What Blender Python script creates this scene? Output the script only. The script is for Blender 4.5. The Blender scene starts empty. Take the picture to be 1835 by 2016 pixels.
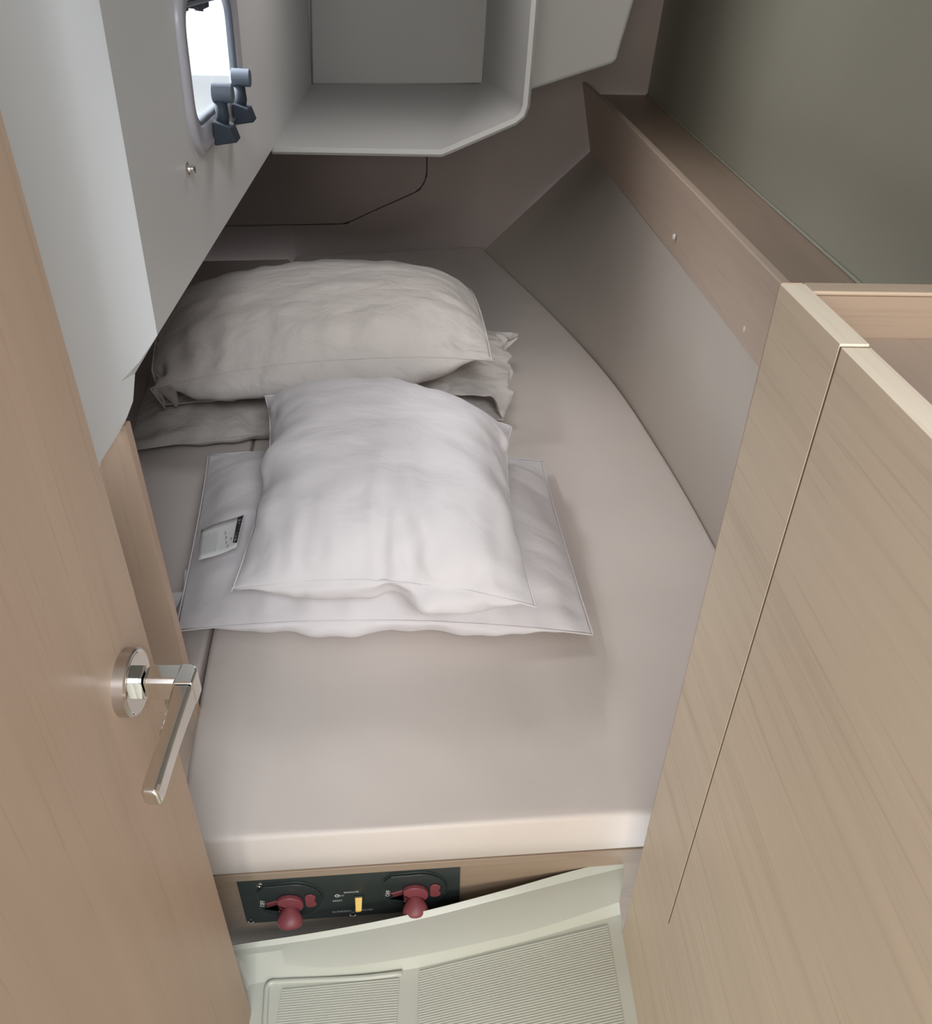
import bpy, bmesh, math
import numpy as np
from mathutils import Vector, Matrix
from mathutils.bvhtree import BVHTree
from mathutils import noise as nz_

SC = bpy.context.scene
COL = SC.collection
PI = math.pi

# ------------------------------------------------------------------ camera
F, CX, CY = 1595.0, 917.5, 1008.0
CAM = np.array((0.0, 0.0, 1.2))
def _n(v):
    v = np.array(v, float); return v / np.linalg.norm(v)
_down = _n((865 - CX, -(3327 - CY), -F)); _Z = -_down
_Y = _n((890 - CX, -(-90 - CY), -F)); _Y = _n(_Y - _Z * _Y.dot(_Z)); _X = np.cross(_Y, _Z)
RM = np.array([_X, _Y, _Z])                     # world = RM @ cam
cam = bpy.data.cameras.new('camera'); cam_o = bpy.data.objects.new('camera', cam); COL.objects.link(cam_o)
m4 = Matrix.Identity(4)
for i in range(3):
    for j in range(3): m4[i][j] = RM[i][j]
    m4[i][3] = CAM[i]
cam_o.matrix_world = m4
cam.sensor_fit = 'VERTICAL'; cam.sensor_height = 24.0; cam.lens = 24.0 * F / 2016.0
cam.clip_start = 0.02
SC.camera = cam_o

# ------------------------------------------------------------------ world, lights, exposure
W = bpy.data.worlds.new('sky'); SC.world = W; W.use_nodes = True
bg = W.node_tree.nodes['Background']
bg.inputs[0].default_value = (0.86, 0.93, 1.0, 1); bg.inputs[1].default_value = 1.25

def area(name, loc, target, sx, sy, power, col):
    l = bpy.data.lights.new(name, 'AREA'); l.shape = 'RECTANGLE'; l.size = sx; l.size_y = sy
    l.energy = power; l.color = col
    o = bpy.data.objects.new(name, l); COL.objects.link(o); o.location = loc
    d = Vector(target) - Vector(loc); o.rotation_euler = d.to_track_quat('-Z', 'Y').to_euler()
    return o
area('porthole_daylight', (-0.64, 1.50, 1.30), (0.15, 1.45, 0.40), 0.34, 0.26, 19.0, (0.95, 0.96, 1.0))
area('saloon_port_windows', (-0.50, -3.2, 1.55), (0.12, 1.5, 0.70), 1.5, 1.0, 82.0, (1.0, 0.93, 0.81))  # added warm lamp behind the camera, brightens locker panel and aft end
area('companionway_daylight', (0.75, -2.3, 3.1), (-0.25, 0.85, 0.9), 1.0, 0.8, 72.0, (0.93, 0.97, 1.0))  # added cool lamp high behind the camera, brightens the nosing
area('deck_hatch_daylight', (0.02, 1.78, 1.585), (0.02, 1.85, 0.3), 0.40, 0.40, 2.8, (1.0, 0.97, 0.97))  # added lamp under the closed deckhead, brightens the overhead tray ledge
SC.view_settings.view_transform = 'Standard'; SC.view_settings.look = 'None'
SC.view_settings.exposure = 0.10; SC.view_settings.gamma = 1.0; SC.view_settings.use_curve_mapping = False

# ------------------------------------------------------------------ helpers
def at(u, v, x=None, y=None, z=None, plane=None):
    """point of the line of sight through (u, v) lying on a plane of the cabin"""
    d = RM @ np.array(((u - CX) / F, -(v - CY) / F, -1.0))
    if plane is not None: n, p = plane; t = n.dot(p - CAM) / n.dot(d)
    elif x is not None: t = (x - CAM[0]) / d[0]
    elif y is not None: t = (y - CAM[1]) / d[1]
    else: t = (z - CAM[2]) / d[2]
    return CAM + t * d

def mk_mat(name, base, rough=0.5, metal=0.0, spec=0.5):
    m = bpy.data.materials.new(name); m.use_nodes = True
    b = m.node_tree.nodes['Principled BSDF']
    b.inputs['Base Color'].default_value = (*base, 1); b.inputs['Roughness'].default_value = rough
    b.inputs['Metallic'].default_value = metal; b.inputs['Specular IOR Level'].default_value = spec
    return m, m.node_tree, b
def node(t, kind, **kw):
    n = t.nodes.new(kind)
    for k, v in kw.items():
        if k in n.inputs: n.inputs[k].default_value = v
        else: setattr(n, k, v)
    return n
def coords(t, scale=(1, 1, 1), rot=(0, 0, 0)):
    c = t.nodes.new('ShaderNodeTexCoord'); mp = t.nodes.new('ShaderNodeMapping')
    mp.inputs['Scale'].default_value = scale; mp.inputs['Rotation'].default_value = rot
    t.links.new(c.outputs['Object'], mp.inputs[0]); return mp.outputs[0]
def ramp(t, fac, stops):
    r = t.nodes.new('ShaderNodeValToRGB'); t.links.new(fac, r.inputs[0])
    while len(r.color_ramp.elements) < len(stops): r.color_ramp.elements.new(0.5)
    for e, (p, c) in zip(r.color_ramp.elements, stops): e.position = p; e.color = (*c, 1)
    return r.outputs[0]
def bump(t, b, h, strength, dist):
    n = t.nodes.new('ShaderNodeBump'); n.inputs['Strength'].default_value = strength
    n.inputs['Distance'].default_value = dist
    t.links.new(h, n.inputs['Height']); t.links.new(n.outputs[0], b.inputs['Normal']); return n

def plain(name, base, rough=0.5, metal=0.0, var=0.04, ns=9.0, bstr=0.0, bsc=300.0, spec=0.5):
    m, t, b = mk_mat(name, base, rough, metal, spec)
    v = coords(t); nz = node(t, 'ShaderNodeTexNoise', Scale=ns, Detail=3.0); t.links.new(v, nz.inputs['Vector'])
    lo = tuple(c * (1 - var) for c in base); hi = tuple(min(1, c * (1 + var)) for c in base)
    t.links.new(ramp(t, nz.outputs[0], [(0.3, lo), (0.7, hi)]), b.inputs['Base Color'])
    if bstr:
        n2 = node(t, 'ShaderNodeTexNoise', Scale=bsc, Detail=2.0); t.links.new(v, n2.inputs['Vector'])
        bump(t, b, n2.outputs[0], bstr, 0.001)
    return m

def wood(name, axis, light, dark, amount=0.55, rough=0.45, streak=60.0):
    m, t, b = mk_mat(name, light, rough)
    sc = [streak] * 3; sc['xyz'.index(axis)] = 1.6
    sc2 = [s * 4.5 for s in sc]; sc2['xyz'.index(axis)] = 5.0
    sc3 = [7.0] * 3; sc3['xyz'.index(axis)] = 0.8
    v = coords(t, sc); n1 = node(t, 'ShaderNodeTexNoise', Scale=1.0, Detail=4.0, Roughness=0.6, Distortion=0.35)
    t.links.new(v, n1.inputs['Vector'])
    v2 = coords(t, sc2); n2 = node(t, 'ShaderNodeTexNoise', Scale=1.0, Detail=3.0); t.links.new(v2, n2.inputs['Vector'])
    v3 = coords(t, sc3); n3 = node(t, 'ShaderNodeTexNoise', Scale=1.0, Detail=2.0); t.links.new(v3, n3.inputs['Vector'])
    mid = tuple(l * (1 - 0.35 * amount) + d * 0.35 * amount for l, d in zip(light, dark))
    c1 = ramp(t, n1.outputs[0], [(0.27, tuple(l * (1 - amount) + d * amount for l, d in zip(light, dark))), (0.35, mid), (0.43, tuple(l * .97 for l in light)), (0.70, tuple(min(1, l * 1.03) for l in light))])
    c2 = ramp(t, n2.outputs[0], [(0.31, (0.90, 0.89, 0.87)), (0.42, (1, 1, 1))])
    c3 = ramp(t, n3.outputs[0], [(0.3, (0.95, 0.94, 0.93)), (0.7, (1.03, 1.02, 1.01))])
    mx = t.nodes.new('ShaderNodeMixRGB'); mx.blend_type = 'MULTIPLY'; mx.inputs[0].default_value = 1.0
    t.links.new(c1, mx.inputs[1]); t.links.new(c2, mx.inputs[2])
    my = t.nodes.new('ShaderNodeMixRGB'); my.blend_type = 'MULTIPLY'; my.inputs[0].default_value = 1.0
    t.links.new(mx.outputs[0], my.inputs[1]); t.links.new(c3, my.inputs[2])
    t.links.new(my.outputs[0], b.inputs['Base Color'])
    bump(t, b, n1.outputs[0], 0.08, 0.0006)
    return m

OAK_L, OAK_D = (0.76, 0.655, 0.525), (0.43, 0.34, 0.25)
M = {}
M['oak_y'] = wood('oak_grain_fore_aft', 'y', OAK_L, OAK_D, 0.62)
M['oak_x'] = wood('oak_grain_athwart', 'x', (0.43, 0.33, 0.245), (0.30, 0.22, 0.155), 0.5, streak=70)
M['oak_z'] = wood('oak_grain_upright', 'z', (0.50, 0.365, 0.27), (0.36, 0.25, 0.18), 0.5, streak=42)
M['oak_shelf'] = wood('oak_grain_shelf', 'y', (0.37, 0.28, 0.22), (0.26, 0.185, 0.14), 0.4)  # same oak with the shadow on shelf and tray floor put into the colour
M['oak_shelf_x'] = wood('oak_grain_rail', 'x', (0.34, 0.25, 0.185), (0.25, 0.175, 0.125), 0.4)  # darker oak copy: shade inside the locker tray painted into the rail
M['oak_fiddle'] = wood('oak_grain_fiddle', 'y', (0.50, 0.395, 0.32), (0.34, 0.25, 0.19), 0.45)
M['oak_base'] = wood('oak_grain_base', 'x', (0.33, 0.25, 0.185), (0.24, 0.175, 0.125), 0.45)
M['lipping'] = wood('oak_lipping', 'z', (0.56, 0.40, 0.28), (0.42, 0.28, 0.18), 0.4)
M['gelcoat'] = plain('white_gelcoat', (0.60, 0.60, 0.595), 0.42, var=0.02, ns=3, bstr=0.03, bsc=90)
M['gelcoat_bright'] = plain('bright_white_gelcoat', (0.80, 0.82, 0.84), 0.4, var=0.015, ns=3, bstr=0.03, bsc=90)  # lit copy of the wall gelcoat, strong light put into the colour
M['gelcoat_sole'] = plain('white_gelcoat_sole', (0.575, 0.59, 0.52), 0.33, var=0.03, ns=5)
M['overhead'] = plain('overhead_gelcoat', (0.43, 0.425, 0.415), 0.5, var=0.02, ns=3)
M['hull_lining'] = plain('hull_vinyl_lining', (0.38, 0.375, 0.31), 0.55, var=0.04, ns=2.2, bstr=0.10, bsc=500)
M['pad_lining'] = plain('padded_side_lining', (0.52, 0.47, 0.42), 0.55, var=0.04, ns=2.5, bstr=0.15, bsc=500)
M['aft_lining'] = plain('aft_bulkhead_lining', (0.34, 0.285, 0.27), 0.7, var=0.05, ns=3, bstr=0.1, bsc=400)
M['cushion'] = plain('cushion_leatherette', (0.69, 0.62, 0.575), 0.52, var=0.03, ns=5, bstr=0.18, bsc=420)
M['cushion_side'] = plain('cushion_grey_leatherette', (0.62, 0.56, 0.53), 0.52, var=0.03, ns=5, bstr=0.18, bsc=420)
M['thread'] = plain('seam_thread', (0.30, 0.26, 0.23), 0.8)
M['seam_dark'] = plain('dark_seam', (0.05, 0.042, 0.04), 0.8)
M['groove'] = plain('groove_brown', (0.20, 0.145, 0.09), 0.7)
M['chrome'], _t, _b = mk_mat('polished_chrome', (0.80, 0.79, 0.77), 0.07, 1.0)
M['satin'], _t, _b = mk_mat('satin_steel', (0.62, 0.58, 0.55), 0.28, 1.0)
M['black'] = plain('black_plastic', (0.030, 0.038, 0.036), 0.42, spec=0.4)
M['black2'] = plain('black_switch_housing', (0.022, 0.030, 0.030), 0.35, spec=0.4)
M['slate'] = plain('slate_grey_plastic', (0.075, 0.095, 0.12), 0.5)
M['red'] = plain('red_plastic', (0.21, 0.050, 0.060), 0.45)
M['yellow'] = plain('yellow_plastic', (0.78, 0.50, 0.07), 0.4)
M['print_white'] = plain('white_print', (0.55, 0.55, 0.52), 0.6)
M['print_black'] = plain('black_print', (0.02, 0.02, 0.02), 0.6)
M['print_grey'] = plain('grey_print', (0.30, 0.30, 0.31), 0.7)
M['cap'] = plain('white_screw_cap', (0.66, 0.62, 0.60), 0.4)
M['frame'] = plain('portlight_frame', (0.36, 0.35, 0.38), 0.35)
M['gasket'] = plain('portlight_gasket', (0.10, 0.115, 0.14), 0.5)
M['navy'] = plain('navy_black_plastic', (0.022, 0.030, 0.042), 0.6, spec=0.25)
M['blind'] = plain('dark_blind_fabric', (0.05, 0.055, 0.07), 0.8)
M['tag'] = plain('white_satin_tag', (0.62, 0.62, 0.62), 0.5)
# glass
g = bpy.data.materials.new('clear_glass'); g.use_nodes = True; gt = g.node_tree; gt.nodes.clear()
go = gt.nodes.new('ShaderNodeOutputMaterial'); ga = gt.nodes.new('ShaderNodeBsdfTransparent'); gb = gt.nodes.new('ShaderNodeBsdfGlossy')
gb.inputs['Roughness'].default_value = 0.03; gm = gt.nodes.new('ShaderNodeMixShader'); gm.inputs[0].default_value = 0.06
gt.links.new(ga.outputs[0], gm.inputs[1]); gt.links.new(gb.outputs[0], gm.inputs[2]); gt.links.new(gm.outputs[0], go.inputs[0])
M['glass'] = g
def cotton(name, base, wr, sc=(9, 14, 9)):
    m, t, b = mk_mat(name, base, 0.75); b.inputs['Sheen Weight'].default_value = 0.12
    n1 = node(t, 'ShaderNodeTexNoise', Scale=1.0, Detail=3.0, Roughness=0.5, Distortion=0.35); t.links.new(coords(t, sc, (0, 0, 0.5)), n1.inputs['Vector'])
    n2 = node(t, 'ShaderNodeTexNoise', Scale=700.0, Detail=1.0); t.links.new(coords(t), n2.inputs['Vector'])
    mu = t.nodes.new('ShaderNodeMath'); mu.operation = 'MULTIPLY_ADD'; mu.inputs[1].default_value = 0.02
    t.links.new(n2.outputs[0], mu.inputs[0]); t.links.new(n1.outputs[0], mu.inputs[2])
    bump(t, b, mu.outputs[0], wr, 0.02)
    return m
M['cotton'] = cotton('white_cotton', (0.69, 0.655, 0.67), 0.30)
M['cotton_b'] = cotton('cream_cotton', (0.54, 0.495, 0.465), 0.70, (12, 17, 12))

def tag(o, label=None, cat=None, group=None, kind=None):
    if label: o['label'] = label
    if cat: o['category'] = cat
    if group: o['group'] = group
    if kind: o['kind'] = kind
    return o
def thing(name, loc, label, cat, group=None, kind=None):
    o = bpy.data.objects.new(name, None); COL.objects.link(o); o.location = loc
    o.empty_display_size = 0.05
    return tag(o, label, cat, group, kind)

def parent_loc(p):
    l = Vector((0, 0, 0))
    while p is not None: l += p.location; p = p.parent
    return l
def obj(name, verts, faces, mat, parent=None, smooth=False, bevel=0.0, bseg=2, label=None, loc=None, sub=0, fix=True):
    """one mesh object from world coordinates; the origin sits at loc (or the parent's)"""
    base = parent_loc(parent) if parent else (Vector(loc) if loc else Vector((0, 0, 0)))
    me = bpy.data.meshes.new(name)
    me.from_pydata([tuple(Vector(v) - base) for v in verts], [], [list(f) for f in faces]); me.update()
    if fix:
        bm = bmesh.new(); bm.from_mesh(me); bmesh.ops.recalc_face_normals(bm, faces=bm.faces); bm.to_mesh(me); bm.free()
    o = bpy.data.objects.new(name, me); COL.objects.link(o)
    me.materials.append(M[mat])
    if parent: o.parent = parent
    elif loc: o.location = loc
    if smooth:
        for p in me.polygons: p.use_smooth = True
    if bevel:
        b = o.modifiers.new('b', 'BEVEL'); b.width = bevel; b.segments = bseg; b.limit_method = 'ANGLE'; b.angle_limit = 0.6
        for p in me.polygons: p.use_smooth = True
        w = o.modifiers.new('w', 'WEIGHTED_NORMAL'); w.keep_sharp = False
    if sub:
        s = o.modifiers.new('s', 'SUBSURF'); s.levels = sub; s.render_levels = sub
    if label: o['label'] = label
    return o
class MB:
    def __init__(s): s.v = []; s.f = []
    def add(s, v, f):
        n = len(s.v); s.v += [tuple(map(float, p)) for p in v]; s.f += [[i + n for i in q] for q in f]; return s
    def box(s, a, b):
        (x0, y0, z0), (x1, y1, z1) = a, b
        return s.add([(x0, y0, z0), (x1, y0, z0), (x1, y1, z0), (x0, y1, z0), (x0, y0, z1), (x1, y0, z1), (x1, y1, z1), (x0, y1, z1)],
                     [(0, 3, 2, 1), (4, 5, 6, 7), (0, 1, 5, 4), (1, 2, 6, 5), (2, 3, 7, 6), (3, 0, 4, 7)])
    def prism(s, poly, d):
        """extrude polygon (list of 3D pts) by vector d"""
        n = len(poly); d = np.array(d)
        v = [tuple(p) for p in poly] + [tuple(np.array(p) + d) for p in poly]
        return s.add(v, [list(range(n))[::-1], list(range(n, 2 * n))] + [(i, (i + 1) % n, (i + 1) % n + n, i + n) for i in range(n)])
    def tube(s, pts, r, n=8, closed=False):
        pts = [np.array(p, float) for p in pts]; k = len(pts); base = len(s.v); fr = None
        for i, p in enumerate(pts):
            a = pts[(i - 1) % k] if (closed or i > 0) else p
            b = pts[(i + 1) % k] if (closed or i < k - 1) else p
            t = _n(b - a)
            if fr is None:
                fr = np.cross(t, (0, 0, 1.0))
                if np.linalg.norm(fr) < 0.1: fr = np.cross(t, (0, 1.0, 0))
            fr = _n(fr - t * fr.dot(t)); bi = np.cross(t, fr)
            for j in range(n):
                a_ = 2 * PI * j / n; s.v.append(tuple(p + r * (fr * math.cos(a_) + bi * math.sin(a_))))
        for i in range(k if closed else k - 1):
            i2 = (i + 1) % k
            for j in range(n):
                s.f.append([base + i * n + j, base + i * n + (j + 1) % n, base + i2 * n + (j + 1) % n, base + i2 * n + j])
        if not closed:
            s.f.append([base + j for j in range(n)][::-1]); s.f.append([base + (k - 1) * n + j for j in range(n)])
        return s
    def lathe(s, c, axis, prof, n=40, ref=(0, 0, 1)):
        """prof: (distance along axis, radius)"""
        c = np.array(c, float); a = _n(axis); u = np.cross(a, ref); u = _n(u); w = np.cross(a, u); base = len(s.v)
        for h, r in prof:
            for j in range(n):
                t = 2 * PI * j / n; s.v.append(tuple(c + a * h + r * (u * math.cos(t) + w * math.sin(t))))
        for i in range(len(prof) - 1):
            for j in range(n):
                s.f.append([base + i * n + j, base + i * n + (j + 1) % n, base + (i + 1) * n + (j + 1) % n, base + (i + 1) * n + j])
        s.f.append([base + j for j in range(n)][::-1]); s.f.append([base + (len(prof) - 1) * n + j for j in range(n)])
        return s
    def out(s, name, mat, parent=None, **kw): return obj(name, s.v, s.f, mat, parent, **kw)

def catmull(pts, n):
    pts = [np.array(p, float) for p in pts]; P = [2 * pts[0] - pts[1]] + pts + [2 * pts[-1] - pts[-2]]; out = []
    for i in range(1, len(P) - 2):
        for k in range(n):
            t = k / n; a, b, c, d = P[i - 1], P[i], P[i + 1], P[i + 2]
            out.append(0.5 * ((2 * b) + (c - a) * t + (2 * a - 5 * b + 4 * c - d) * t * t + (3 * b - a - 3 * c + d) * t ** 3))
    out.append(pts[-1]); return out
def resample(pts, n):
    pts = np.array(pts); d = np.r_[0, np.cumsum(np.linalg.norm(np.diff(pts, axis=0), axis=1))]
    q = np.linspace(0, d[-1], n); return [np.array([np.interp(t, d, pts[:, k]) for k in range(3)]) for t in q]

ZM = 0.300        # top of the mattress
# ================================================================== SETTING
# ---- aft bulkhead
AB = [(-1.15, 2.86), (-0.557, 2.932), (-0.48, 2.9494), (0.113, 3.083), (0.34, 3.10), (0.80, 3.10)]
def ab_plane(i):
    a, b = np.array((*AB[i], 0.0)), np.array((*AB[i + 1], 0.0)); t = _n(b - a)
    return (np.array((t[1], -t[0], 0.0)), a)
mb = MB()
vs = []
for x, y in AB: vs += [(x, y, 0.15), (x, y, 1.60 if x > -.5 else 0.845)]
for x, y in AB: vs += [(x, y + 0.02, 0.15), (x, y + 0.02, 1.60 if x > -.5 else 0.845)]
k = len(AB); fs = []
for i in range(k - 1):
    fs += [(2 * i, 2 * i + 2, 2 * i + 3, 2 * i + 1), (2 * k + 2 * i + 1, 2 * k + 2 * i + 3, 2 * k + 2 * i + 2, 2 * k + 2 * i)]
mb.add(vs, fs)
wall_back = mb.out('wall_back', 'aft_lining', loc=(0, 3.0, 0.2)); tag(wall_back, 'dark taupe aft bulkhead behind the berth', kind='structure')
pl = ab_plane(2); npl = pl[0] if pl[0][1] < 0 else -pl[0]
hp = [at(838, 250, plane=pl), at(839, 335, plane=pl), at(836, 352, plane=pl), at(829, 366, plane=pl), at(816, 377, plane=pl), at(740, 411, plane=pl), at(690, 434, plane=pl), at(672, 439, plane=pl), at(560, 441, plane=pl), at(330, 445, plane=pl)]
hp.append(np.array((hp[-1][0], hp[-1][1], hp[0][2])))
hatch = MB().prism([p + npl * 0.001 for p in hp], npl * 0.006).out('access_panel', 'aft_lining', wall_back, bevel=0.0015)
MB().tube([p + npl * 0.003 for p in catmull(hp[:-1], 6)], 0.0042, 6).out('panel_seam', 'seam_dark', wall_back, label='dark gap line around the access panel')

# ---- hull side above the shelf (right)
HW = [(0.540, -0.5), (0.575, 0.55), (0.600, 1.186), (0.621, 1.746), (0.642, 2.242), (0.674, 3.10)]
hw = catmull([(x, y, 0) for x, y in HW], 6)
rows = []
for z in np.linspace(0.72, 1.60, 9): rows.append([(p[0] + 0.055 * (z - 0.815), p[1], z) for p in hw])
n = len(hw); v = [p for r in rows for p in r]
f = [(i * n + j, i * n + j + 1, (i + 1) * n + j + 1, (i + 1) * n + j) for i in range(8) for j in range(n - 1)]
v2 = [(p[0] + 0.02, p[1], p[2]) for p in v]; N0 = len(v)
wall_right = obj('wall_right', v + v2, f + [tuple(N0 + q for q in ff[::-1]) for ff in f], 'hull_lining', loc=(0.6, 1.5, 0.8), smooth=True, fix=False)
tag(wall_right, 'pale grey-green vinyl lined hull side above the shelf', kind='structure')
# ---- padded lining below the fiddle
C1 = catmull([(0.113, 3.083, ZM - 0.02), at(1080, 610, z=ZM), at(1200, 740, z=ZM), at(1300, 885, z=ZM), at(1400, 1055, z=ZM), (0.512, 0.90, ZM), (0.515, 0.58, ZM)], 8)
C1 = [np.array((p[0] + 0.004, p[1], ZM - 0.03)) for p in C1]
fid_bot = [at(1164, 296, y=3.09), at(1250, 403, x=0.452), at(1330, 502, x=0.447), at(1410, 603, x=0.443), at(1488, 705, x=0.440)]
fid_bot += [fid_bot[-1] + np.array((-0.002, -0.25, -0.002)), fid_bot[-1] + np.array((-0.004, -0.50, -0.004))]
C2 = catmull(fid_bot, 8)
A_, B_ = resample(C1, 40), resample(C2, 40); rows = []
for k in range(13):
    t = k / 12; r = []
    for a, b in zip(A_, B_):
        p = a * (1 - t) + b * t; bul = 0.010 * math.sin(PI * t) * min(1, abs(3.09 - a[1]) * 2)
        r.append(tuple(p + np.array((-bul * 0.8, 0, bul * 0.5))))
    rows.append(r)
n = 40; v = [p for r in rows for p in r]; f = [(i * n + j, i * n + j + 1, (i + 1) * n + j + 1, (i + 1) * n + j) for i in range(12) for j in range(n - 1)]
N0 = len(v); v2 = [(p[0] + 0.02, p[1], p[2] - 0.006) for p in v]
ln = obj('padded_lining', v + v2, f + [tuple(N0 + q for q in ff[::-1]) for ff in f], 'pad_lining', wall_right, smooth=True, fix=False,
    label='padded beige side lining between mattress and fiddle board')

# ---- deckhead
ceiling = MB().box((-0.50, 0.45, 1.60), (0.80, 3.12, 1.64)).box((-0.64, -0.52, 1.63), (-0.27, 0.9, 1.66)).out('ceiling', 'overhead', loc=(0.1, 1.6, 1.6)); tag(ceiling, 'white deckhead over the berth', kind='structure')

# ---- left: cockpit side moulding with porthole
WA, WB, WC = -0.301, -0.060, 0.0375
def wx(y, z): return WA + WB * y + WC * z
WN = _n((1.0, -WB, -WC)); WP = np.array((wx(1.0, 1.0), 1.0, 1.0)); WPL = (WN, WP)
WT = _n((WB, 1.0, 0.0)); WT = _n(WT - WN * WT.dot(WN)); WU = np.cross(WT, WN); WU = WU if WU[2] > 0 else -WU
PY0, PY1, PZ0, PZ1 = 1.115, 1.535, 0.972, 1.180      # porthole frame outline along the wall
def wl(y, z, d=0.0): return np.array((wx(y, z), y, z)) + WN * d
c1b = wl(0.846, 0.85); c1t = wl(0.846, 1.60)
hy0, hy1, hz0, hz1 = PY0 + .034, PY1 - .034, PZ0 + .034, PZ1 - .034
ys = [0.846, hy0, hy1, 3.10]; zs = [0.85, hz0, hz1, 1.60]
b0 = at(310, 660, plane=WPL); t0 = at(195, 0, plane=WPL)
def wedge(z): return b0 + (t0 - b0) * ((z - b0[2]) / (t0[2] - b0[2]))
v = [(tuple(wedge(z)) if y == 0.846 else wl(y, z)) for z in zs for y in ys]; f = []
for i in range(3):
    for j in range(3):
        if (i, j) != (1, 1): f.append((i * 4 + j, i * 4 + j + 1, (i + 1) * 4 + j + 1, (i + 1) * 4 + j))
N0 = len(v)
# tunnel through the moulding at the opening
for (y, z) in ((hy0, hz0), (hy1, hz0), (hy1, hz1), (hy0, hz1)): v.append(wl(y, z, -0.010))
idx = [5, 6, 10, 9]
for a in range(4): f.append((idx[a], idx[(a + 1) % 4], N0 + (a + 1) % 4, N0 + a))
# underside lip (rounded) and soffit
lip = [(0.0, 0.0), (-0.004, -0.0015), (-0.012, -0.002), (-0.03, -0.002), (-0.82, -0.002)]
N1 = len(v)
for dx, dz in lip[1:]:
    for y in ys: v.append((wx(y, 0.85) + dx, y, 0.85 + dz))
for i in range(4):
    for j in range(3):
        a = j if i == 0 else N1 + (i - 1) * 4 + j; b = j + 1 if i == 0 else N1 + (i - 1) * 4 + j + 1
        f.append((a, b, N1 + i * 4 + j + 1, N1 + i * 4 + j))
wall_left = obj('wall_left', v, f, 'gelcoat', loc=(-0.35, 1.4, 0.9)); tag(wall_left, 'white moulded cockpit side with a porthole', kind='structure')

# forward nosing of the moulding: creased column running down to a foot
zt = 1.60
# plan points (top) and matching bottom points, from the porthole wall round toward the door
P_top = [np.array((-0.290, 0.846, zt)), np.array((-0.287, 0.83, zt)), np.array((-0.279, 0.800, zt)), np.array((-0.276, 0.765, zt)), np.array((-0.282, 0.735, zt)), np.array((-0.296, 0.69, zt)), np.array((-0.316, 0.61, zt)), np.array((-0.345, 0.52, zt))]
def colpt(top, bot, z):
    t = (zt - z) / (zt - bot[2]); return top * (1 - t) + bot * t
b0 = at(310, 660, plane=WPL)
b1 = at(303, 671, y=0.842); b2 = at(275, 712, y=0.826); b3 = at(237, 752, y=0.802)
b3a = at(228, 785, y=0.790); b4 = at(216, 835, y=0.770); b5 = at(200, 905, y=0.735); b6 = b5 + (b5 - b4) * 1.2
bots = [b0, b1, b2, b3, b3a, b4, b5, b6]
tops = [P_top[0], P_top[1], P_top[2], P_top[3], P_top[4], P_top[5], P_top[6], P_top[7]]
tops[0] = at(195, 0, plane=WPL); tops[0] = b0 + (tops[0] - b0) * ((zt - b0[2]) / (tops[0][2] - b0[2]))
def ext(p0, p1):  # line bottom p0 through p1, up to z = zt
    return p0 + (p1 - p0) * ((zt - p0[2]) / (p1[2] - p0[2]))
tops[1] = ext(b1, at(189, 0, y=0.836)); tops[2] = ext(b2, at(168, 0, y=0.822)); tops[3] = ext(b3, at(128, 0, y=0.797))
tops[4] = ext(b3a, at(108, 0, y=0.788)); tops[5] = ext(b4, at(60, 0, y=0.755)); tops[6] = ext(b5, at(10, 0, y=0.715)); tops[7] = ext(b6, at(-60, 0, y=0.67))
bots.append(np.array((-0.612, 0.60, bots[-1][2]))); tops.append(np.array((-0.612, 0.60, zt)))
rows = []
NR = 16
for r in range(NR + 1):
    t = r / NR
    rows.append([tuple(b * (1 - t) + tp * t) for b, tp in zip(bots, tops)])
n = 9; v = [p for r in rows for p in r]; f = [(i * n + j, i * n + j + 1, (i + 1) * n + j + 1, (i + 1) * n + j) for i in range(NR) for j in range(n - 1)]
# return face under the nosing
e0 = at(266, 735, y=0.835); e1 = at(262, 790, y=0.815); e2 = at(250, 822, y=0.80); e3 = at(235, 851, y=0.786); e4 = at(199, 908, y=0.74)
N0 = len(v); v += [tuple(e0), tuple(e1), tuple(e2), tuple(e3), tuple(e4)]
f += [(0, 1, 2), (0, 2, N0), (2, 3, N0), (3, 4, N0 + 1, N0), (4, 5, N0 + 2, N0 + 1), (5, 6, N0 + 3, N0 + 2), (6, 7, N0 + 4, N0 + 3)]
v += [(-0.95, 0.86, 0.845), (-0.95, 0.81, 0.79)]
f += [(0, N0, N0 + 5), (N0, N0 + 1, N0 + 5), (N0 + 1, N0 + 2, N0 + 6, N0 + 5), (N0 + 2, N0 + 3, N0 + 6)]
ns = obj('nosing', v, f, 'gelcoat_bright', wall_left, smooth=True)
es = ns.modifiers.new('e', 'EDGE_SPLIT'); es.split_angle = math.radians(24)

# ---- porthole (window)
def rrect(y0, y1, z0, z1, r, d, n=8):
    pts = []
    for cy, cz, a0 in ((y1 - r, z1 - r, 0), (y0 + r, z1 - r, 90), (y0 + r, z0 + r, 180), (y1 - r, z0 + r, 270)):
        for k in range(n + 1):
            a = math.radians(a0 + 90 * k / n); pts.append(wl(cy + r * math.cos(a), cz + r * math.sin(a), d))
    return pts
def ring(spec, closed=False):
    """spec: list of (inset, d); makes a band of rounded rects"""
    mbx = MB(); L = [rrect(PY0 + i, PY1 - i, PZ0 + i, PZ1 - i, max(0.066 - i * .8, 0.012), d) for i, d in spec]; n = len(L[0])
    v = [p for r in L for p in r]; f = []
    m = len(L)
    for i in range(m if closed else m - 1):
        for j in range(n): f.append((i * n + j, i * n + (j + 1) % n, ((i + 1) % m) * n + (j + 1) % n, ((i + 1) % m) * n + j))
    return mbx.add(v, f)
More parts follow.
